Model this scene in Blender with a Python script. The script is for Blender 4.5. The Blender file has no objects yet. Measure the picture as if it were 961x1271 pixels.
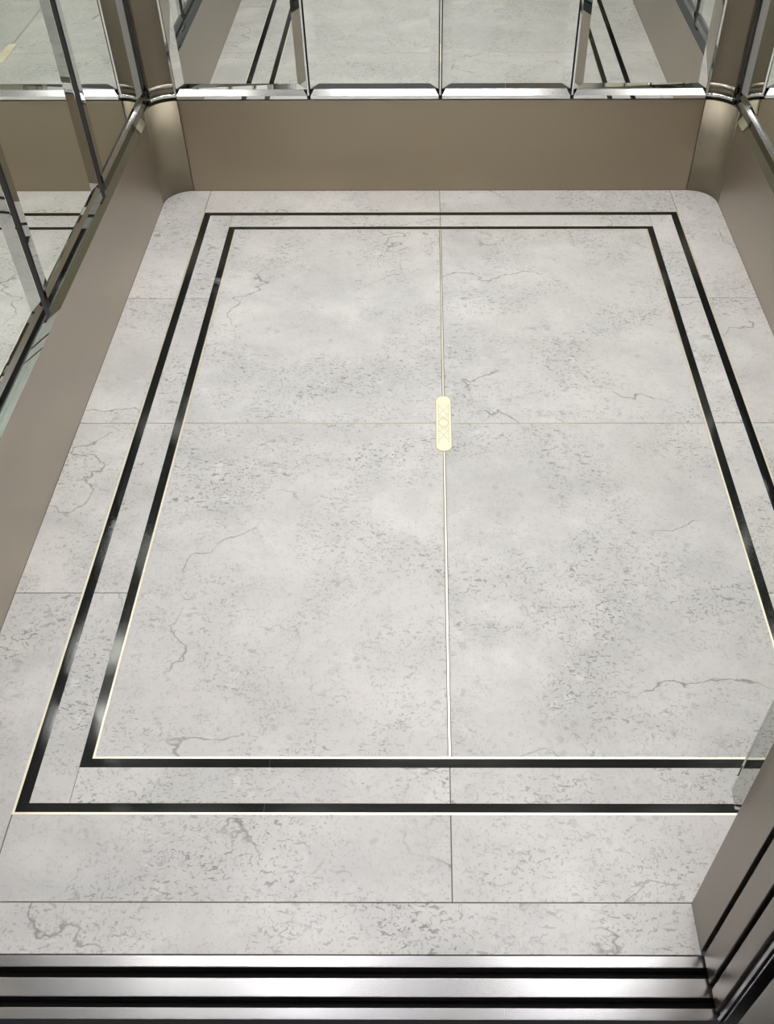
import bpy, bmesh, math, random
from mathutils import Vector, Matrix
random.seed(7)
scn = bpy.context.scene
C = scn.collection

# ------------------------------------------------------------------ measures (metres)
W = 0.7336          # half width of the cab (side wall planes at x = -W, +W)
YB = 0.9477         # back wall plane
YF = -0.961         # inner face of the front return
YS = -1.0262        # start of the sill
XJ = 0.313          # face of the right jamb
XL = -0.687         # left jamb (outside the picture)
R = 0.070           # radius of the rounded corners
ZS = 0.243          # top of back skirting
ZL = 0.2165         # top of side skirting
H = 2.40

# ------------------------------------------------------------------ mesh helpers
def box(bm, x0, x1, y0, y1, z0, z1, mi=0):
    vs = [bm.verts.new(p) for p in ((x0,y0,z0),(x1,y0,z0),(x1,y1,z0),(x0,y1,z0),(x0,y0,z1),(x1,y0,z1),(x1,y1,z1),(x0,y1,z1))]
    fs = []
    for q in ((0,3,2,1),(4,5,6,7),(0,1,5,4),(1,2,6,5),(2,3,7,6),(3,0,4,7)):
        f = bm.faces.new([vs[i] for i in q]); f.material_index = mi; fs.append(f)
    return fs

def prism(bm, pts, z0, z1, mi=0, smooth=False):
    n = len(pts)
    a = [bm.verts.new((p[0], p[1], z0)) for p in pts]
    b = [bm.verts.new((p[0], p[1], z1)) for p in pts]
    bm.faces.new(b).material_index = mi
    bm.faces.new(a[::-1]).material_index = mi
    for i in range(n):
        f = bm.faces.new((a[i], a[(i+1) % n], b[(i+1) % n], b[i])); f.material_index = mi; f.smooth = smooth

def obj(name, bm, mats, parent=None, bevel=0.0, seg=2, angle=0.6):
    bmesh.ops.recalc_face_normals(bm, faces=bm.faces)
    me = bpy.data.meshes.new(name); bm.to_mesh(me); bm.free()
    for m in (mats if isinstance(mats, (list, tuple)) else [mats]): me.materials.append(m)
    o = bpy.data.objects.new(name, me); C.objects.link(o)
    if parent: o.parent = parent
    if bevel > 0:
        md = o.modifiers.new('bevel', 'BEVEL'); md.width = bevel; md.segments = seg
        md.limit_method = 'ANGLE'; md.angle_limit = angle
        try: md.harden_normals = True
        except Exception: pass
    return o

def tag(o, label, cat, group=None, kind=None):
    o['label'] = label; o['category'] = cat
    if group: o['group'] = group
    if kind: o['kind'] = kind
    return o

def struct(o, label=None):
    o['kind'] = 'structure'
    if label: o['label'] = label
    return o

# ------------------------------------------------------------------ materials
def mat(name):
    m = bpy.data.materials.new(name); m.use_nodes = True
    nt = m.node_tree; b = nt.nodes['Principled BSDF']
    return m, nt, b

def nd(nt, t, **kw):
    n = nt.nodes.new(t)
    for k, v in kw.items():
        if k.startswith('i_'):
            n.inputs[k[2:].replace('_', ' ')].default_value = v
        else: setattr(n, k, v)
    return n

def ramp(nt, src, stops):
    r = nt.nodes.new('ShaderNodeValToRGB')
    e = r.color_ramp.elements
    while len(e) < len(stops): e.new(0.5)
    for i, (p, c) in enumerate(stops):
        e[i].position = p; e[i].color = (c, c, c, 1) if not isinstance(c, tuple) else (*c, 1)
    nt.links.new(src, r.inputs[0]); return r.outputs[0]

def math_(nt, op, a, b=None, c=None):
    n = nt.nodes.new('ShaderNodeMath'); n.operation = op
    for i, v in enumerate((a, b, c)):
        if v is None: continue
        if isinstance(v, (int, float)): n.inputs[i].default_value = v
        else: nt.links.new(v, n.inputs[i])
    return n.outputs[0]

def mixc(nt, f, a, b, mode='MIX'):
    n = nt.nodes.new('ShaderNodeMix'); n.data_type = 'RGBA'; n.blend_type = mode
    for idx, v in ((0, f), (6, a), (7, b)):
        if isinstance(v, (int, float)): n.inputs[idx].default_value = v
        elif isinstance(v, tuple): n.inputs[idx].default_value = (*v, 1)
        else: nt.links.new(v, n.inputs[idx])
    return n.outputs[2]

def noise(nt, vec, scale, detail=4, rough=0.55, dist=0.0, out=0):
    n = nt.nodes.new('ShaderNodeTexNoise'); n.inputs['Scale'].default_value = scale
    n.inputs['Detail'].default_value = detail; n.inputs['Roughness'].default_value = rough
    n.inputs['Distortion'].default_value = dist
    nt.links.new(vec, n.inputs['Vector']); return n.outputs[out]

def mapping(nt, vec, rot=(0,0,0), scale=(1,1,1), loc=(0,0,0)):
    n = nt.nodes.new('ShaderNodeMapping')
    n.inputs['Rotation'].default_value = rot; n.inputs['Scale'].default_value = scale; n.inputs['Location'].default_value = loc
    nt.links.new(vec, n.inputs['Vector']); return n.outputs[0]

def make_marble():
    m, nt, b = mat('grey_limestone')
    geo = nt.nodes.new('ShaderNodeNewGeometry')
    at = nt.nodes.new('ShaderNodeAttribute'); at.attribute_name = 'slab'; at.attribute_type = 'GEOMETRY'
    av = nt.nodes.new('ShaderNodeVectorMath'); av.operation = 'ADD'
    nt.links.new(geo.outputs['Position'], av.inputs[0]); nt.links.new(at.outputs['Vector'], av.inputs[1])
    P = av.outputs[0]
    # slight per slab tone
    sep = nt.nodes.new('ShaderNodeSeparateXYZ'); nt.links.new(at.outputs['Vector'], sep.inputs[0])
    tone = math_(nt, 'FRACT', math_(nt, 'MULTIPLY', sep.outputs[0], 3.7))
    # clouds
    c1 = noise(nt, mapping(nt, P, (0,0,.6), (1,1.5,1)), 3.2, 7, .62, .5)
    c2 = noise(nt, P, 11, 5, .6, .4)
    base = mixc(nt, ramp(nt, c1, [(.34, 0.), (.66, 1.)]), (.585,.58,.573), (.75,.742,.735))
    base = mixc(nt, math_(nt, 'MULTIPLY', ramp(nt, c2, [(.42, 0.), (.66, 1.)]), .45), base, (.50,.505,.505))
    wm = noise(nt, mapping(nt, P, loc=(4,1,0)), 1.7, 2, .5)
    base = mixc(nt, math_(nt, 'MULTIPLY', ramp(nt, wm, [(.4, 0.), (.65, 1.)]), .35), base, (.75,.705,.69), 'MIX')
    # patches in which the flecks gather
    patch = ramp(nt, noise(nt, mapping(nt, P, loc=(2,7,0)), 4.2, 4, .6, .8), [(.43, 0.), (.62, 1.)])
    base = mixc(nt, math_(nt, 'MULTIPLY', patch, .28), base, (.50,.505,.50))
    # fossil clasts, pale blobs
    vo = nt.nodes.new('ShaderNodeTexVoronoi'); vo.inputs['Scale'].default_value = 42; vo.inputs['Randomness'].default_value = 1
    dst = nt.nodes.new('ShaderNodeVectorMath'); dst.operation = 'ADD'
    nn = noise(nt, P, 35, 2, .5, 0, 1)
    sc = nt.nodes.new('ShaderNodeVectorMath'); sc.operation = 'SCALE'; sc.inputs['Scale'].default_value = .02
    nt.links.new(nn, sc.inputs[0]); nt.links.new(P, dst.inputs[0]); nt.links.new(sc.outputs[0], dst.inputs[1])
    nt.links.new(dst.outputs[0], vo.inputs['Vector'])
    sc3 = nt.nodes.new('ShaderNodeSeparateColor'); nt.links.new(vo.outputs['Color'], sc3.inputs[0])
    clast = math_(nt, 'MULTIPLY', ramp(nt, vo.outputs['Distance'], [(.28, 1.), (.36, 0.)]), math_(nt, 'GREATER_THAN', sc3.outputs[0], .84))
    base = mixc(nt, math_(nt, 'MULTIPLY', clast, math_(nt, 'MULTIPLY', patch, .55)), base, (.76,.75,.735))
    clastd = math_(nt, 'MULTIPLY', ramp(nt, vo.outputs['Distance'], [(.22, 1.), (.30, 0.)]), math_(nt, 'LESS_THAN', sc3.outputs[0], .10))
    base = mixc(nt, math_(nt, 'MULTIPLY', clastd, .40), base, (.40,.40,.395))
    # elongated flecks
    F = mapping(nt, P, (0,0,.55), (1,1.9,1))
    f1 = ramp(nt, noise(nt, F, 84, 3, .6, .9), [(.58, 0.), (.625, 1.)])
    gate = math_(nt, 'ADD', math_(nt, 'MULTIPLY', patch, .75), .12)
    base = mixc(nt, math_(nt, 'MULTIPLY', math_(nt, 'MULTIPLY', f1, gate), 1.0), base, (.24,.24,.235))
    f2 = ramp(nt, noise(nt, mapping(nt, P, (0,0,-.4), (1.5,1,1), (5,5,5)), 165, 2, .5, .6), [(.60, 0.), (.65, 1.)])
    base = mixc(nt, math_(nt, 'MULTIPLY', math_(nt, 'MULTIPLY', f2, math_(nt, 'ADD', math_(nt, 'MULTIPLY', patch, .7), .3)), .7), base, (.31,.305,.30))
    # curly hairlines (iso lines of a distorted noise)
    h = noise(nt, mapping(nt, P, (0,0,.5), (1,1.7,1), (9,3,1)), 30, 4, .65, .5)
    hl = ramp(nt, math_(nt, 'ABSOLUTE', math_(nt, 'SUBTRACT', h, .5)), [(.004, 1.), (.018, 0.)])
    hm = ramp(nt, noise(nt, mapping(nt, P, loc=(1,2,0)), 15, 2, .5), [(.50, 0.), (.60, 1.)])
    base = mixc(nt, math_(nt, 'MULTIPLY', math_(nt, 'MULTIPLY', hl, hm), .38), base, (.37,.365,.36))
    # few long cracks / veins
    v = noise(nt, mapping(nt, P, (0,0,.9), (1,1.35,1), (3,8,2)), 2.3, 6, .48, .15)
    vl = ramp(nt, math_(nt, 'ABSOLUTE', math_(nt, 'SUBTRACT', v, .53)), [(.0006, 1.), (.0026, 0.)])
    vm = ramp(nt, noise(nt, mapping(nt, P, loc=(6,2,0)), 5.5, 2, .5), [(.52, 0.), (.60, 1.)])
    base = mixc(nt, math_(nt, 'MULTIPLY', math_(nt, 'MULTIPLY', vl, vm), .9), base, (.24,.235,.225))
    tn = math_(nt, 'ADD', math_(nt, 'MULTIPLY', tone, .05), .97)
    tc = nt.nodes.new('ShaderNodeCombineXYZ')
    for i in range(3): nt.links.new(tn, tc.inputs[i])
    base = mixc(nt, 1.0, base, tc.outputs[0], 'MULTIPLY')
    nt.links.new(base, b.inputs['Base Color'])
    b.inputs['Roughness'].default_value = .30
    b.inputs['Specular IOR Level'].default_value = .35
    return m

def make_steel(name, col, rough, grain=(1,1,60), amt=.06, aniso=0.0, smudge=.06, metal=1.0):
    m, nt, b = mat(name)
    tc = nt.nodes.new('ShaderNodeNewGeometry')
    g = noise(nt, mapping(nt, tc.outputs['Position'], scale=grain), 30, 3, .6)
    s = noise(nt, tc.outputs['Position'], 5.5, 3, .5, .4)
    k = math_(nt, 'ADD', math_(nt, 'ADD', math_(nt, 'MULTIPLY', math_(nt, 'SUBTRACT', g, .5), amt*2), 1.0),
              math_(nt, 'MULTIPLY', math_(nt, 'SUBTRACT', s, .5), smudge*2))
    cx = nt.nodes.new('ShaderNodeCombineXYZ')
    for i in range(3): nt.links.new(k, cx.inputs[i])
    nt.links.new(mixc(nt, 1.0, tuple(col), cx.outputs[0], 'MULTIPLY'), b.inputs['Base Color'])
    b.inputs['Metallic'].default_value = metal
    nt.links.new(math_(nt, 'ADD', math_(nt, 'MULTIPLY', math_(nt, 'SUBTRACT', s, .5), .12), rough), b.inputs['Roughness'])
    b.inputs['Anisotropic'].default_value = aniso
    return m

def simple(name, col, rough=.5, metal=0., var=.04, scale=40, spec=.5):
    m, nt, b = mat(name)
    g = nt.nodes.new('ShaderNodeNewGeometry')
    n = noise(nt, g.outputs['Position'], scale, 3, .5)
    k = math_(nt, 'ADD', math_(nt, 'MULTIPLY', math_(nt, 'SUBTRACT', n, .5), var*2), 1.0)
    cx = nt.nodes.new('ShaderNodeCombineXYZ')
    for i in range(3): nt.links.new(k, cx.inputs[i])
    nt.links.new(mixc(nt, 1.0, tuple(col), cx.outputs[0], 'MULTIPLY'), b.inputs['Base Color'])
    b.inputs['Roughness'].default_value = rough; b.inputs['Metallic'].default_value = metal
    b.inputs['Specular IOR Level'].default_value = spec
    return m

M = {}
M['marble'] = make_marble()
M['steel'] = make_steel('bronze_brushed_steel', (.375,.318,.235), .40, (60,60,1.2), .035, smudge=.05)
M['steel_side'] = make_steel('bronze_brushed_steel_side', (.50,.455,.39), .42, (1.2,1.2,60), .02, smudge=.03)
M['jamb'] = make_steel('satin_jamb_steel', (.31,.28,.245), .38, (60,60,1.2), .03, smudge=.06)
M['alu'] = make_steel('brushed_sill_aluminium', (.31,.31,.32), .24, (1.2,70,1), .05, smudge=.03)
M['mirror'] = simple('silvered_mirror', (.83,.855,.81), .0, 1., .0)
M['chrome'] = simple('polished_trim', (.86,.865,.86), .03, 1., .01)
M['dim_edge_mirror'] = simple('dimmed_bevel_mirror', (.50,.51,.485), .03, 1., .02)  # mirror darkened: the bevels' dimmer reflection is put into the colour
M['collar_reflection'] = make_steel('collar_steel_dark_reflection', (.20,.18,.15), .3, (60,60,1.2), .03)  # steel darkened, a dark reflection put into its colour
M['frosted'] = simple('ground_mirror_edge', (.36,.36,.345), .35, .2, .03)
M['steel_col'] = make_steel('column_brushed_steel', (.36,.32,.245), .56, (60,60,1.2), .035, smudge=.06)
M['satin'] = simple('satin_facet', (.88,.89,.90), .16, 1., .01)
M['dark_glass'] = simple('dark_polished_glass', (.20,.215,.21), .04, 1., .02)
M['green'] = simple('dark_glass_edge', (.62,.70,.66), .02, 1., .02)
M['black'] = simple('black_rubber', (.008,.008,.008), .6, 0., .1)
M['granite'] = simple('polished_black_granite', (.011,.012,.012), .09, 0., .35, 350, .32)
M['brass'] = simple('pale_brass_strip', (.93,.87,.72), .36, .6, .02)
M['plaque'] = simple('pale_gold_plate', (.96,.90,.71), .45, .35, .02)
M['grout'] = simple('joint_grout', (.17,.16,.15), .8, 0., .1, 200)
M['engrave'] = simple('engraved_line', (.42,.36,.22), .5, 0.6, .05)
M['ceiling'] = simple('ceiling_panel', (.80,.78,.76), .5, 0., .02, 5)
M['hallfloor'] = simple('hall_stone', (.10,.10,.11), .4, 0., .1, 9)
M['hallwall'] = simple('hall_wall_paint', (.80,.80,.80), .6, 0., .03, 4)

for k_, e_ in (('lamp', 38.0), ('lamp_soft', 7.5), ('lamp_back', 26.0), ('lamp_hall', 14.0)):
    m, nt, b = mat('lit_diffuser_' + k_); M[k_] = m
    b.inputs['Base Color'].default_value = (.9,.9,.9,1)
    b.inputs['Emission Color'].default_value = (1.0,.966,.958,1); b.inputs['Emission Strength'].default_value = e_

m, nt, b = mat('smoky_clear_plastic'); M['plastic'] = m
out = nt.nodes['Material Output']
gl = nt.nodes.new('ShaderNodeBsdfRefraction'); gl.inputs['IOR'].default_value = 1.045; gl.inputs['Roughness'].default_value = 0.0
gl.inputs['Color'].default_value = (.84,.84,.83,1)
gs = nt.nodes.new('ShaderNodeBsdfGlossy'); gs.inputs['Roughness'].default_value = .08; gs.inputs['Color'].default_value = (.8,.8,.8,1)
mx = nt.nodes.new('ShaderNodeMixShader'); mx.inputs[0].default_value = .04
nt.links.new(gl.outputs[0], mx.inputs[1]); nt.links.new(gs.outputs[0], mx.inputs[2]); nt.links.new(mx.outputs[0], out.inputs['Surface'])
nt.nodes.remove(b)

# ------------------------------------------------------------------ floor
JT = 0.0009   # half joint
# frames: (x half, y top, y bottom)
OO = (.6160, .8313, -.8352); OI = (.5995, .8165, -.8215)
IO = (.5425, .7597, -.7655); II = (.5265, .7465, -.7515)
BR = .0034
YC = -.0035; Y1 = .4374; Y2 = -.4402
XC = -.0012
slabs = []
def arc(cx, cy, r, a0, a1, n=14):
    return [(cx + r*math.cos(math.radians(a0 + (a1-a0)*i/n)), cy + r*math.sin(math.radians(a0 + (a1-a0)*i/n))) for i in range(n+1)]
RF = R - .0005
xo = OO[0] + BR
j = JT
WF = W - .0006
YBF = YB - .0006
for s in (-1, 1):
    # corner slab at the back with the rounded corner
    pts = [(s*(xo-.001+j), YBF)] + [(s*(p[0]), p[1]) for p in arc(WF-RF, YBF-RF, RF, 90, 0)] + [(s*WF, Y1+j), (s*(xo+.0002), Y1+j), (s*(xo+.0002), OO[1]+BR)]
    slabs.append(pts)
    for a, c in ((Y1, YC), (YC, Y2), (Y2, None)):
        y0 = c + j if c is not None else -.9605
        slabs.append([(s*(xo+.0002), a-j), (s*WF, a-j), (s*WF, y0), (s*(xo+.0002), y0)])
    # back border row, between the bands, front border
    x0, x1 = XC + s*j, s*(xo-.001-j)
    slabs.append([(x0, OO[1]+BR+.0002), (x1, OO[1]+BR+.0002), (x1, YBF), (x0, YBF)])
    slabs.append([(x0, OO[2]-BR-.0002), (x1, OO[2]-BR-.0002), (x1, YF+j), (x0, YF+j)])
    xi, xm = s*(OI[0]-.0002), s*(IO[0]+.0002)
    ys = [OI[1]-.0002, Y1, YC, Y2, OI[2]+.0002]
    for k in range(4):
        a = ys[k] - (j if k else 0); c = ys[k+1] + (j if k < 3 else 0)
        slabs.append([(xm, a), (xi, a), (xi, c), (xm, c)])
    xe = s*(IO[0]-j)
    slabs.append([(x0, IO[1]+.0002), (xe, IO[1]+.0002), (xe, OI[1]-.0002), (x0, OI[1]-.0002)])
    slabs.append([(x0, IO[2]-.0002), (xe, IO[2]-.0002), (xe, OI[2]+.0002), (x0, OI[2]+.0002)])
    # four centre slabs
    xa, xb = XC + s*.0030, s*(II[0]-BR-.0002)
    slabs.append([(xa, YC+.0018), (xb, YC+.0018), (xb, II[1]-BR-.0002), (xa, II[1]-BR-.0002)])
    slabs.append([(xa, YC-.0018), (xb, YC-.0018), (xb, II[2]+BR+.0002), (xa, II[2]+BR+.0002)])
# front row in the doorway
slabs.append([(XL, YF-j), (XJ+.0, YF-j), (XJ, YS), (XL, YS)])

bm = bmesh.new()
lay = bm.verts.layers.float_vector.new('slab')
for i, pts in enumerate(slabs):
    n0 = len(bm.verts)
    top = [bm.verts.new((p[0], p[1], 0)) for p in pts]
    bot = [bm.verts.new((p[0], p[1], -.012)) for p in pts]
    off = (random.uniform(-20, 20), random.uniform(-20, 20), random.uniform(-5, 5))
    for v in top + bot: v[lay] = off
    bm.faces.new(top); bm.faces.new(bot[::-1])
    for k in range(len(pts)):
        q = (k+1) % len(pts); bm.faces.new((top[k], bot[k], bot[q], top[q]))
floor = obj('floor', bm, M['marble']); struct(floor, 'pale grey limestone floor slabs of the lift cab')

bm = bmesh.new()
box(bm, -W-.02, W+.02, YF, YB+.02, -.05, -.0012)
box(bm, XL, XJ+.0, YS, YF, -.05, -.0012)
obj('grout_bed', bm, M['grout'], floor)

def frame(bm, xo_, yt, yb, xi_, yti, ybi, z0, z1):
    for pts in (((-xo_, yt), (xo_, yt), (xi_, yti), (-xi_, yti)), ((-xo_, yb), (xo_, yb), (xi_, ybi), (-xi_, ybi)),
                ((-xo_, yt), (-xi_, yti), (-xi_, ybi), (-xo_, yb)), ((xo_, yt), (xi_, yti), (xi_, ybi), (xo_, yb))):
        prism(bm, pts, z0, z1)
for (o_, i_) in ((OO, OI), (IO, II)):
    # granite band, four lengths with a fine joint in each
    bm = bmesh.new(); g = .00025; z0, z1 = -.010, .0
    (a, t, bt), (c, ti, bi) = o_, i_
    def hb(y_o, y_i, jx):
        prism(bm, [(-a, y_o), (jx-g, y_o), (jx-g, y_i), (-c, y_i)], z0, z1)
        prism(bm, [(jx+g, y_o), (a, y_o), (c, y_i), (jx+g, y_i)], z0, z1)
    hb(t, ti, .09); hb(bt, bi, -.2646)
    for s in (-1, 1):
        jy = .115 if s < 0 else .20
        prism(bm, [(s*a, t), (s*c, ti), (s*c, jy+g), (s*a, jy+g)], z0, z1)
        prism(bm, [(s*a, bt), (s*c, bi), (s*c, jy-g), (s*a, jy-g)], z0, z1)
    o = obj('granite_band', bm, M['granite'], floor)
    o['label'] = 'outer black granite band' if o_ is OO else 'inner black granite band'
bm = bmesh.new(); frame(bm, OO[0]+BR, OO[1]+BR, OO[2]-BR, OO[0]+.0001, OO[1]+.0001, OO[2]-.0001, -.010, .0002)
obj('brass_strip', bm, M['brass'], floor)['label'] = 'thin brass strip around the outer black band'
bm = bmesh.new(); frame(bm, II[0]-.0001, II[1]-.0001, II[2]+.0001, II[0]-BR, II[1]-BR, II[2]+BR, -.010, .0002)
obj('brass_strip', bm, M['brass'], floor)['label'] = 'thin brass strip inside the inner black band'
PX, PT, PB, PW = -.0016, .0786, -.0868, .0152
bm = bmesh.new()
box(bm, XC-.0016, XC+.0016, PT-.002, II[1]-BR, -.01, .0002); box(bm, XC-.0016, XC+.0016, II[2]+BR, PB+.002, -.01, .0002)
obj('brass_strip', bm, M['brass'], floor)['label'] = 'long brass strip between the centre slabs'
bm = bmesh.new()
box(bm, PX+PW, II[0]-BR, YC-.0009, YC+.0009, -.01, .0002); box(bm, -II[0]+BR, PX-PW, YC-.0009, YC+.0009, -.01, .0002)
obj('brass_strip', bm, M['brass'], floor)['label'] = 'hairline brass strip across the centre slabs'

# ------------------------------------------------------------------ brass plate let into the floor
pl = bpy.data.objects.new('floor_plate', None); C.objects.link(pl); pl.location = (PX, (PT+PB)/2, 0)
tag(pl, 'long round-ended pale gold plate set in the middle of the marble floor', 'floor plate')
def plate_outline(inset, rx):
    h = (PT-PB)/2 - inset; w = PW - inset; ry = .0145 - inset*.5
    pts = []
    for (sx, sy, a0) in ((1,1,0), (-1,1,90), (-1,-1,180), (1,-1,270)):
        cx, cy = sx*(w-rx*w), sy*(h-ry)
        for k in range(9):
            a = math.radians(a0 + 90*k/8)
            pts.append((cx + rx*w*math.cos(a), cy + ry*math.sin(a)))
    return pts
bm = bmesh.new(); prism(bm, plate_outline(0, .85), -.0008, .0012)
obj('plate_body', bm, M['plaque'], pl, bevel=.0004)
bm = bmesh.new(); prism(bm, plate_outline(-.0010, .85), -.0010, .0003)
obj('plate_rim', bm, M['engrave'], pl)['label'] = 'dark joint line around the plate'
def ribbon(bm, pts, w, z, close=False):
    n = len(pts); 
    rng = range(n if close else n-1)
    for i in rng:
        a = Vector(pts[i]); c = Vector(pts[(i+1) % n]); d = (c-a); 
        if d.length < 1e-9: continue
        d.normalize(); nrm = Vector((-d.y, d.x))*w/2
        prism(bm, [a-nrm, c-nrm, c+nrm, a+nrm], z-.0003, z)
bm = bmesh.new(); zz = .00128; lw = .00042
for s in (-1, 1):
    ribbon(bm, [(s*.0098, -.060), (s*.0098, .060)], lw, zz)
ribbon(bm, [(.0095*math.cos(2*math.pi*k/28), .0112*math.sin(2*math.pi*k/28)) for k in range(28)], .0006, zz, True)
for s in (-1, 1):
    for t in (-1, 1):
        ribbon(bm, [(s*.0095, t*.0520), (0, t*.0375), (-s*.0095, t*.0230)], lw, zz)
        ribbon(bm, [(s*.0095, t*.0270), (0, t*.0175), (-s*.0080, t*.0090)], lw, zz)
        ribbon(bm, [(s*.0095, t*.0180), (0, t*.0118)], lw, zz)
obj('engraving', bm, M['engrave'], pl)['label'] = 'fine engraved lattice with an oval in the middle'

# ------------------------------------------------------------------ walls (dark backing behind the mirrors)
REC = .010
bm = bmesh.new(); box(bm, -W-.10, W+.10, YB+REC, YB+.08, -.05, H); struct(obj('wall_back', bm, M['black']))
bm = bmesh.new(); box(bm, -W-.08, -W-REC, YF-.03, YB+REC, -.05, H); struct(obj('wall_left', bm, M['black']))
bm = bmesh.new(); box(bm, W+REC, W+.08, YF-.03, YB+REC, -.05, H); struct(obj('wall_right', bm, M['black']))
# front returns and transom
bm = bmesh.new(); box(bm, XJ, W+REC, -1.0222, YF, 0, H)
ret = obj('wall_front', bm, M['jamb'], bevel=.0008); struct(ret, 'steel front return at the right of the doorway')
bm = bmesh.new(); box(bm, -W-REC, XL, -1.0222, YF, 0, H); box(bm, XL, XJ, -1.0222, YF, 2.12, H)
struct(obj('wall_front', bm, M['jamb']), 'steel front return and transom left of the doorway')
bm = bmesh.new(); box(bm, -W-.1, W+.1, -1.03, YB+.08, H, H+.05); struct(obj('ceiling', bm, M['ceiling']))

# ------------------------------------------------------------------ skirting
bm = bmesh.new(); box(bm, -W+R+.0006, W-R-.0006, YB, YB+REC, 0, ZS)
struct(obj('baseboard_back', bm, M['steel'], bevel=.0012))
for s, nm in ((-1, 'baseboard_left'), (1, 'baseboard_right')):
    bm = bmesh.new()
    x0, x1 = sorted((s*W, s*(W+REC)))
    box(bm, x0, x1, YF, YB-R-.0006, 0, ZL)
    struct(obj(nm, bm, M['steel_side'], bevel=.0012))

def cove(bm, cx, cy, r, s, a0, a1, z0, z1, th=.010, n=20):
    inn = [(s*(cx + r*math.cos(math.radians(a0+(a1-a0)*i/n))), cy + r*math.sin(math.radians(a0+(a1-a0)*i/n))) for i in range(n+1)]
    out = [(s*(cx + (r+th)*math.cos(math.radians(a0+(a1-a0)*i/n))), cy + (r+th)*math.sin(math.radians(a0+(a1-a0)*i/n))) for i in range(n+1)]
    V = [[bm.verts.new((p[0], p[1], z)) for p in L] for z in (z0, z1) for L in (inn, out)]
    i0, o0, i1, o1 = V
    for k in range(n):
        f = bm.faces.new((i0[k], i0[k+1], i1[k+1], i1[k])); f.smooth = True
        f = bm.faces.new((o0[k+1], o0[k], o1[k], o1[k+1])); f.smooth = True
        bm.faces.new((i1[k], i1[k+1], o1[k+1], o1[k])); bm.faces.new((i0[k+1], i0[k], o0[k], o0[k+1]))
    bm.faces.new((i0[0], i1[0], o1[0], o0[0])); bm.faces.new((i0[n], o0[n], o1[n], i1[n]))
for s, side in ((-1, 'left'), (1, 'right')):
    root = bpy.data.objects.new('corner_column', None); C.objects.link(root); root.location = (s*(W-R), YB-R, 0)
    tag(root, 'curved bronze steel corner column with skirting cove in the back %s corner' % side, 'corner column')
    def ch(name, build, m, **kw):
        bm = bmesh.new(); build(bm)
        o = obj(name, bm, m, root, **kw); o.matrix_parent_inverse = Matrix.Translation((-s*(W-R), -(YB-R), 0)); return o
    ch('skirting_cove', lambda bm: cove(bm, W-R, YB-R, R, s, .5, 89.5, 0, ZS-.001), M['steel_col'])
    ch('dark_gap', lambda bm: cove(bm, W-R, YB-R, R+.004, s, 32, 90, ZS-.001, .252), M['black'])
    ch('collar', lambda bm: cove(bm, W-R, YB-R, R-.001, s, 34, 93.5, .251, .2585), M['chrome'])
    ch('collar_reflection_band', lambda bm: cove(bm, W-R, YB-R, R-.0008, s, 34, 93.8, .2587, .2845), M['collar_reflection'])  # dark reflection above the collar, painted as a darker band
    ch('column_cove', lambda bm: cove(bm, W-R, YB-R, R, s, 34, 94.0, .2847, H), M['steel_col'])
    # short mirror strip between column and side mirrors is a panel of its own (below)

# ------------------------------------------------------------------ mirror panels
def wallmap(side):
    if side == 'back': return lambda u, z, n: (u, YB - n, z)
    if side == 'left': return lambda u, z, n: (-W + n, u, z)
    return lambda u, z, n: (W - n, u, z)

def ring_mesh(bm, fm, outer, inner, no, ni, back, mi_b=0, mi_f=0, mi_e=0):
    """outer/inner: (u0,u1,z0,z1); no/ni: height of the outer edge and of the flat field."""
    def quad(r, n): return [bm.verts.new(fm(u, z, n)) for (u, z) in ((r[0], r[2]), (r[1], r[2]), (r[1], r[3]), (r[0], r[3]))]
    o, i, bk = quad(outer, no), quad(inner, ni), quad(outer, back)
    bm.faces.new(i).material_index = mi_f
    for k in range(4):
        q = (k+1) % 4
        bm.faces.new((o[k], o[q], i[q], i[k])).material_index = mi_b
        bm.faces.new((bk[k], bk[q], o[q], o[k])).material_index = mi_e
    bm.faces.new(bk[::-1]).material_index = mi_e

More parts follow.
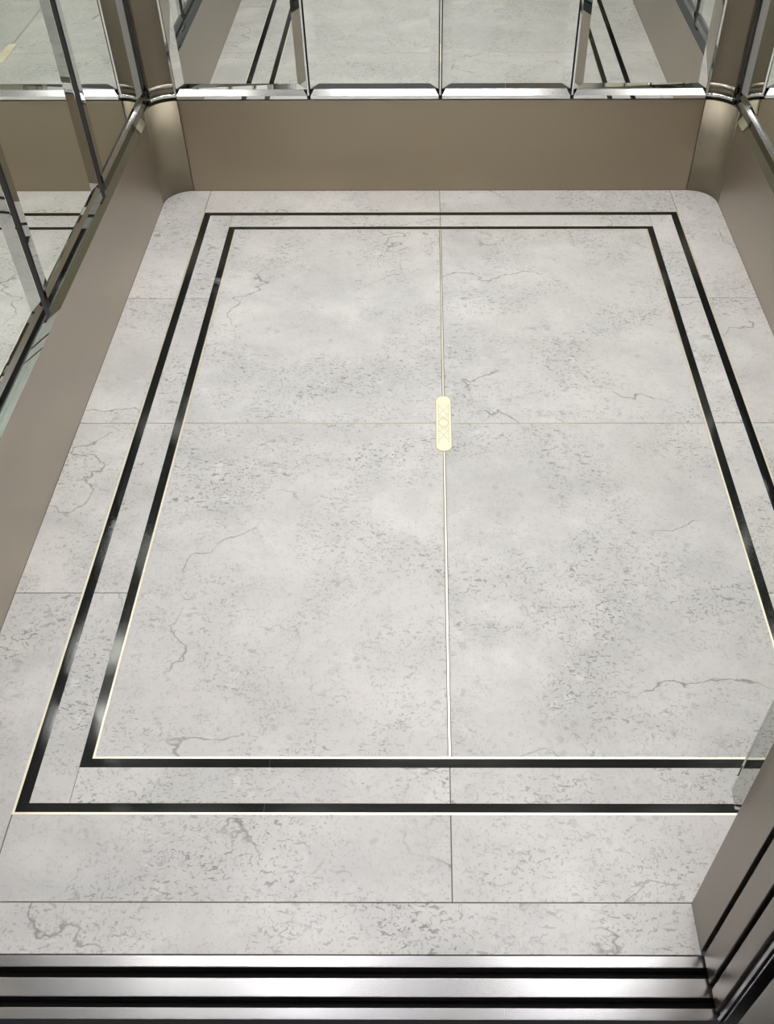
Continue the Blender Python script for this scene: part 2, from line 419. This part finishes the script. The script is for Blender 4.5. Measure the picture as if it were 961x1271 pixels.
ZP1 = 2.32
def mirror_panel(side, u0, u1, label, bw=(.022, .022), en=(.0020, .0020), frost=()):
    fm = wallmap(side)
    sd = side != 'back'
    ZP0 = .2848 if sd else .272
    bz = .004 if sd else .0125
    root = bpy.data.objects.new('mirror_panel', None); C.objects.link(root)
    base = fm((u0+u1)/2, ZP0, 0); root.location = base
    tag(root, label, 'mirror', 'mirror panels on the %s wall' % side)
    inv = Matrix.Translation((-base[0], -base[1], -base[2]))
    bm = bmesh.new()
    o_ = [(u0, ZP0, en[0]), (u1, ZP0, en[1]), (u1, ZP1, en[1]), (u0, ZP1, en[0])]
    i_ = [(u0+bw[0], ZP0+bz), (u1-bw[1], ZP0+bz), (u1-bw[1], ZP1-.0125), (u0+bw[0], ZP1-.0125)]
    vo = [bm.verts.new(fm(*p)) for p in o_]; vi = [bm.verts.new(fm(p[0], p[1], 0)) for p in i_]
    vb = [bm.verts.new(fm(p[0], p[1], -.0085)) for p in o_]
    bm.faces.new(vi).material_index = 0
    for k in range(4):
        q = (k+1) % 4
        bm.faces.new((vo[k], vo[q], vi[q], vi[k])).material_index = 3 if k in frost else 2 if (sd and k in (1, 3)) else 0
        bm.faces.new((vb[k], vb[q], vo[q], vo[k])).material_index = 1
    bm.faces.new(vb[::-1]).material_index = 1
    o = obj('mirror_glass', bm, [M['mirror'], M['chrome'], M['dim_edge_mirror'], M['frosted']], root); o.matrix_parent_inverse = inv
    # polished foot moulding with mitred ends
    bm = bmesh.new()
    if sd: prof = [(.2530, .0052), (.2716, .0050), (ZP0-.0002, .0002), (ZP0-.0002, -.0085), (.2575, -.0085)]; ins_ = (.0, .0, .009, .009, .0)
    else: prof = [(.2505, .0115), (.2585, .0115), (ZP0-.0002, .0018), (ZP0-.0002, -.0085), (.2505, -.0085)]; ins_ = (.0, .0, .009, .009, .0)
    A = []
    for (u, sg) in ((u0, 1), (u1, -1)):
        A.append([bm.verts.new(fm(u + sg*ins, z, n)) for (z, n), ins in zip(prof, ins_)])
    n_ = len(prof)
    for k in range(n_):
        q = (k+1) % n_
        bm.faces.new((A[0][k], A[0][q], A[1][q], A[1][k])).material_index = 1 if k == 1 else 2 if (sd and k == 0) else 0
    bm.faces.new(A[0]); bm.faces.new(A[1][::-1])
    o = obj('foot_moulding', bm, [M['chrome'], M['satin'], M['dark_glass']], root); o.matrix_parent_inverse = inv
    return root

backs = [(-.6605, -.3345), (-.3255, -.0065), (.0025, .3215), (.3305, .6590)]
names = ['leftmost tall mirror on the back wall beside the left corner column',
         'tall back wall mirror just left of the centre joint',
         'tall back wall mirror just right of the centre joint',
         'rightmost tall mirror on the back wall beside the right corner column']
for k, ((a, c), nm) in enumerate(zip(backs, names)):
    mirror_panel('back', a, c, nm, en=((.0020, .0050) if k == 0 else (.0050, .0020) if k == 3 else (.0020, .0020)))
bm = bmesh.new()
for a, c in ((-.3343, -.3300), (-.0040, .0000), (.3260, .3303)): box(bm, a, c, YB-.0015, YB+REC, .256, H)
box(bm, -.6672, -.6625, YB-.0012, YB+.006, .256, H); box(bm, .6608, .6660, YB-.0012, YB+.006, .256, H)
struct(obj('trim_5', bm, M['chrome']), 'thin polished metal beads between the back mirrors')
sides = [(.916, .9420), (.471, .888), (.031, .436), (-.4065, .0015), (-.844, -.4365)]
for sd in ('left', 'right'):
    ns = ['narrow mirror strip tucked behind the corner column at the back end of the %s wall' % sd,
          'tall mirror on the %s wall nearest the back corner column' % sd,
          'second tall mirror on the %s wall counted from the back corner' % sd,
          'third tall mirror on the %s wall counted from the back corner' % sd,
          'front tall mirror on the %s wall next to the doorway' % sd]
    for k, ((a, c), nm) in enumerate(zip(sides, ns)):
        mirror_panel(sd, a, c, nm, bw=(.012, .012) if k == 0 else (.028, .040), en=(.0024, .0034), frost=(1, 3) if k == 0 else (1,) if k == 1 else ())
    # black strips painting the dark gaps and their reflection between panels, and the glassy capping rail above the skirting
    s = -1 if sd == 'left' else 1
    bm = bmesh.new()
    for a, c in ((.888, .916), (.436, .471), (.0015, .031), (-.4365, -.4065), (-.874, -.844)):
        x0, x1 = sorted((s*(W-.0002), s*(W+REC)))
        box(bm, x0, x1, a+.0006, c-.0006, .238, H)
        box(bm, *sorted((s*(W-.0030), s*(W+.004))), a+.0002, a+.0028, .252, H, 1)
    o = obj('trim_1' if s < 0 else 'trim_2', bm, [M['black'], M['chrome']]); struct(o, 'black strips standing for the gaps and their reflection between the %s mirrors' % sd)
    bm = bmesh.new()
    fm = wallmap(sd)
    prof = [(ZL+.0005, .0), (.2385, -.0075), (.2385, -.0098), (ZL+.0005, -.0098)]
    A = [[bm.verts.new(fm(u, z, n)) for (z, n) in prof] for u in (YF, YB-R-.002)]
    for k in range(4):
        q = (k+1) % 4; bm.faces.new((A[0][k], A[0][q], A[1][q], A[1][k]))
    bm.faces.new(A[0]); bm.faces.new(A[1][::-1])
    o = obj('trim_3' if s < 0 else 'trim_4', bm, M['green']); struct(o, 'dark glassy capping strip above the %s skirting' % sd)

# ------------------------------------------------------------------ door sill
sill = bpy.data.objects.new('door_sill', None); C.objects.link(sill); sill.location = ((XL+XJ)/2, -1.064, 0)
tag(sill, 'grooved brushed aluminium door sill along the front edge of the marble floor', 'door sill')
inv = sill.matrix_basis.inverted() if False else Matrix.Translation((-(XL+XJ)/2, 1.064, 0))
for a, c, lb in ((-1.0415, -1.0268, 'narrow rear sill rail'), (-1.0763, -1.0538, 'wide middle sill rail'), (-1.1020, -1.0882, 'narrow front sill rail')):
    bm = bmesh.new(); box(bm, -.80, XJ+.45, a, c, -.022, -.0015)
    o = obj('sill_rail', bm, M['alu'], sill, bevel=.0010); o.matrix_parent_inverse = inv; o['label'] = lb
bm = bmesh.new(); box(bm, -.80, XJ+.45, -1.1018, -1.0270, -.030, -.023)
o = obj('groove_bed', bm, M['black'], sill); o.matrix_parent_inverse = inv

# ------------------------------------------------------------------ doors (slid open to the right) and jamb parts
def leaf(name, x0, y0, y1, label, m=M['jamb'], ret=True, z0=.006):
    root = bpy.data.objects.new(name, None); C.objects.link(root); root.location = (x0+.3, (y0+y1)/2, z0)
    tag(root, label, 'lift door')
    inv = Matrix.Translation((-(x0+.3), -(y0+y1)/2, -z0))
    bm = bmesh.new(); box(bm, x0, x0+.46, y0, y1, z0, 2.15)
    o = obj('door_panel', bm, m, root, bevel=.0012); o.matrix_parent_inverse = inv
    bm = bmesh.new(); ym = (y0+y1)/2
    box(bm, x0+.02, x0+.08, ym-.0035, ym+.0035, -.016, z0)
    o = obj('guide_shoe', bm, M['black'], root); o.matrix_parent_inverse = inv
leaf('lift_door', XJ+.0015, -1.0625, -1.0285, 'inner sliding steel lift door leaf standing open right behind the front return')
leaf('lift_door', XJ+.003, -1.0945, -1.0690, 'outer sliding steel lift door leaf standing open, second steel edge from the cab')
M['dark_steel'] = make_steel('dark_trim_steel', (.16,.15,.15), .35, (60,60,1), .03)
M['grey_steel'] = make_steel('grey_trim_steel', (.34,.34,.35), .3, (60,60,1), .03)
bm = bmesh.new(); box(bm, XJ+.008, XJ+.40, -1.1010, -1.0948, .004, 2.15)
tag(obj('door_seal', bm, M['dark_steel']), 'dark seal strip behind the outer open lift door leaf', 'seal')
bm = bmesh.new()
box(bm, XJ+.004, XJ+.40, -1.1065, -1.1012, .004, 2.15); box(bm, XJ+.008, XJ+.40, -1.1085, -1.1066, .004, 2.15); box(bm, XJ+.006, XJ+.40, -1.1110, -1.1086, .004, 2.15)
tag(obj('ribbed_trim', bm, M['grey_steel'], bevel=.0006), 'thin ribbed grey metal trim between the cab doors and the landing door', 'trim')
leaf('landing_door', XJ+.006, -1.1640, -1.1260, 'grey steel landing door leaf standing open at the lower right corner', M['jamb'])
leaf('landing_door', XJ+.010, -1.2060, -1.1700, 'second grey landing door leaf behind a dark gap at the lower right corner', M['jamb'])

# clear strip on the edge of the return
bm = bmesh.new()
pts = [(XJ+.006, .260), (.3085, .264), (.2958, .305), (.2950, .345), (.2950, 2.1), (XJ+.006, 2.1)]
yf, yb2 = -.9605, -.9560
f0 = [bm.verts.new((p[0], yf, p[1])) for p in pts]; f1 = [bm.verts.new((p[0]+(.0 if k in (0,5) else .0006), yb2, p[1])) for k, p in enumerate(pts)]
bm.faces.new(f0); bm.faces.new(f1[::-1])
for k in range(len(pts)):
    q = (k+1) % len(pts); bm.faces.new((f0[k], f1[k], f1[q], f0[q]))
obj('edge_guard', bm, M['plastic'], ret, bevel=.0006)['label'] = ('smoky clear plastic guard strip along the edge of the right steel return', 'edge guard')

# ------------------------------------------------------------------ landing hall
bm = bmesh.new(); box(bm, -2.2, 2.2, -3.6, -1.255, -.06, -.001); struct(obj('floor_hall', bm, M['hallfloor']))
bm = bmesh.new()
box(bm, -.80, XJ+.45, -1.1605, -1.140, -.022, -.0015); box(bm, -.80, XJ+.45, -1.195, -1.172, -.022, -.0015); box(bm, -.80, XJ+.45, -1.250, -1.207, -.022, -.0015)
tag(obj('landing_sill', bm, M['alu'], bevel=.001), 'grooved aluminium landing sill beyond the dark gap in front of the cab', 'door sill')
bm = bmesh.new(); box(bm, -2.2, XL-.01, -1.26, -1.20, 0, 2.7); box(bm, XJ+.01, 2.2, -1.26, -1.212, 0, 2.7); box(bm, XL-.01, XJ+.01, -1.26, -1.20, 2.15, 2.7)
struct(obj('wall_hall_front', bm, M['hallwall']))
bm = bmesh.new(); box(bm, -2.2, 2.2, -3.66, -3.6, 0, 2.7); struct(obj('wall_hall_back', bm, M['hallwall']))
bm = bmesh.new(); box(bm, -2.2, 2.2, -3.6, -1.20, 2.7, 2.75); struct(obj('ceiling_hall', bm, M['hallwall']))

# ------------------------------------------------------------------ unseen ceiling lights, layout invented to match light and reflections
def light(cx, cy, hx, hy, label, z=H, m=None):
    root = bpy.data.objects.new('unseen_ceiling_light', None); C.objects.link(root); root.location = (cx, cy, z)
    tag(root, label, 'ceiling light', 'unseen ceiling lights, layout invented')
    bm = bmesh.new(); t = .012
    for b_ in ((-hx-t, hx+t, hy, hy+t), (-hx-t, hx+t, -hy-t, -hy), (-hx-t, -hx, -hy, hy), (hx, hx+t, -hy, hy)):
        box(bm, *b_, -.014, 0)
    obj('light_frame', bm, M['chrome'], root, bevel=.001)
    bm = bmesh.new(); box(bm, -hx, hx, -hy, hy, -.009, 0)
    obj('diffuser', bm, m or M['lamp'], root)
for sx, sn in ((-1, 'left'), (1, 'right')):
    light(sx*.50, -.01, .075, .26, 'unseen long strip light, layout invented, along the %s edge of the cab ceiling' % sn)  # unseen, placed to light the floor without showing in the black bands
light(0, .15, .41, .09, 'unseen dim cross strip light added in the middle of the cab ceiling', m=M['lamp_soft'])  # added for pale reflections in the mouldings and black bands
light(0, -.80, .52, .05, 'unseen narrow cross strip light added to the cab ceiling above the doorway', m=M['lamp_soft'])  # added so the back foot mouldings reflect white
light(0, .76, .34, .07, 'unseen cross strip light added at the back of the cab ceiling', m=M['lamp_back'])  # added to brighten the back of the floor
light(-.1, -3.2, 1.5, .12, 'unseen long ceiling light added to brighten the landing outside the lift', z=2.7, m=M['lamp_hall'])  # added so the hall wall reflects bright in the side facets

# ------------------------------------------------------------------ world, camera, look
w = bpy.data.worlds.new('World'); scn.world = w; w.use_nodes = True
w.node_tree.nodes['Background'].inputs[0].default_value = (.9,.95,1,1); w.node_tree.nodes['Background'].inputs[1].default_value = .05

cd = bpy.data.cameras.new('Camera'); cam = bpy.data.objects.new('Camera', cd); C.objects.link(cam)
Rv = Vector((0.9999889, 0.0031222, -0.0035287)); Dv = Vector((-0.0001689, -0.7246855, -0.6890797)); Fv = Vector((-0.0047086, 0.6890727, -0.7246769))
mw = Matrix((( Rv.x, -Dv.x, -Fv.x, -0.0334392), (Rv.y, -Dv.y, -Fv.y, -1.45354), (Rv.z, -Dv.z, -Fv.z, 1.26058), (0,0,0,1)))
cam.matrix_world = mw
cd.sensor_fit = 'HORIZONTAL'; cd.sensor_width = 36.0; cd.lens = 1182.114/961*36
cd.shift_x = -(525.503-480.5)/961; cd.shift_y = (637.589-635.5)/961
cd.clip_start = .02
scn.camera = cam

scn.view_settings.view_transform = 'Standard'; scn.view_settings.look = 'None'
scn.view_settings.gamma = 1; scn.view_settings.use_curve_mapping = False
scn.view_settings.exposure = 0.06
cy = scn.cycles
cy.max_bounces = 16; cy.glossy_bounces = 12; cy.diffuse_bounces = 4; cy.transmission_bounces = 10
cy.use_denoising = True
cy.sample_clamp_indirect = 6
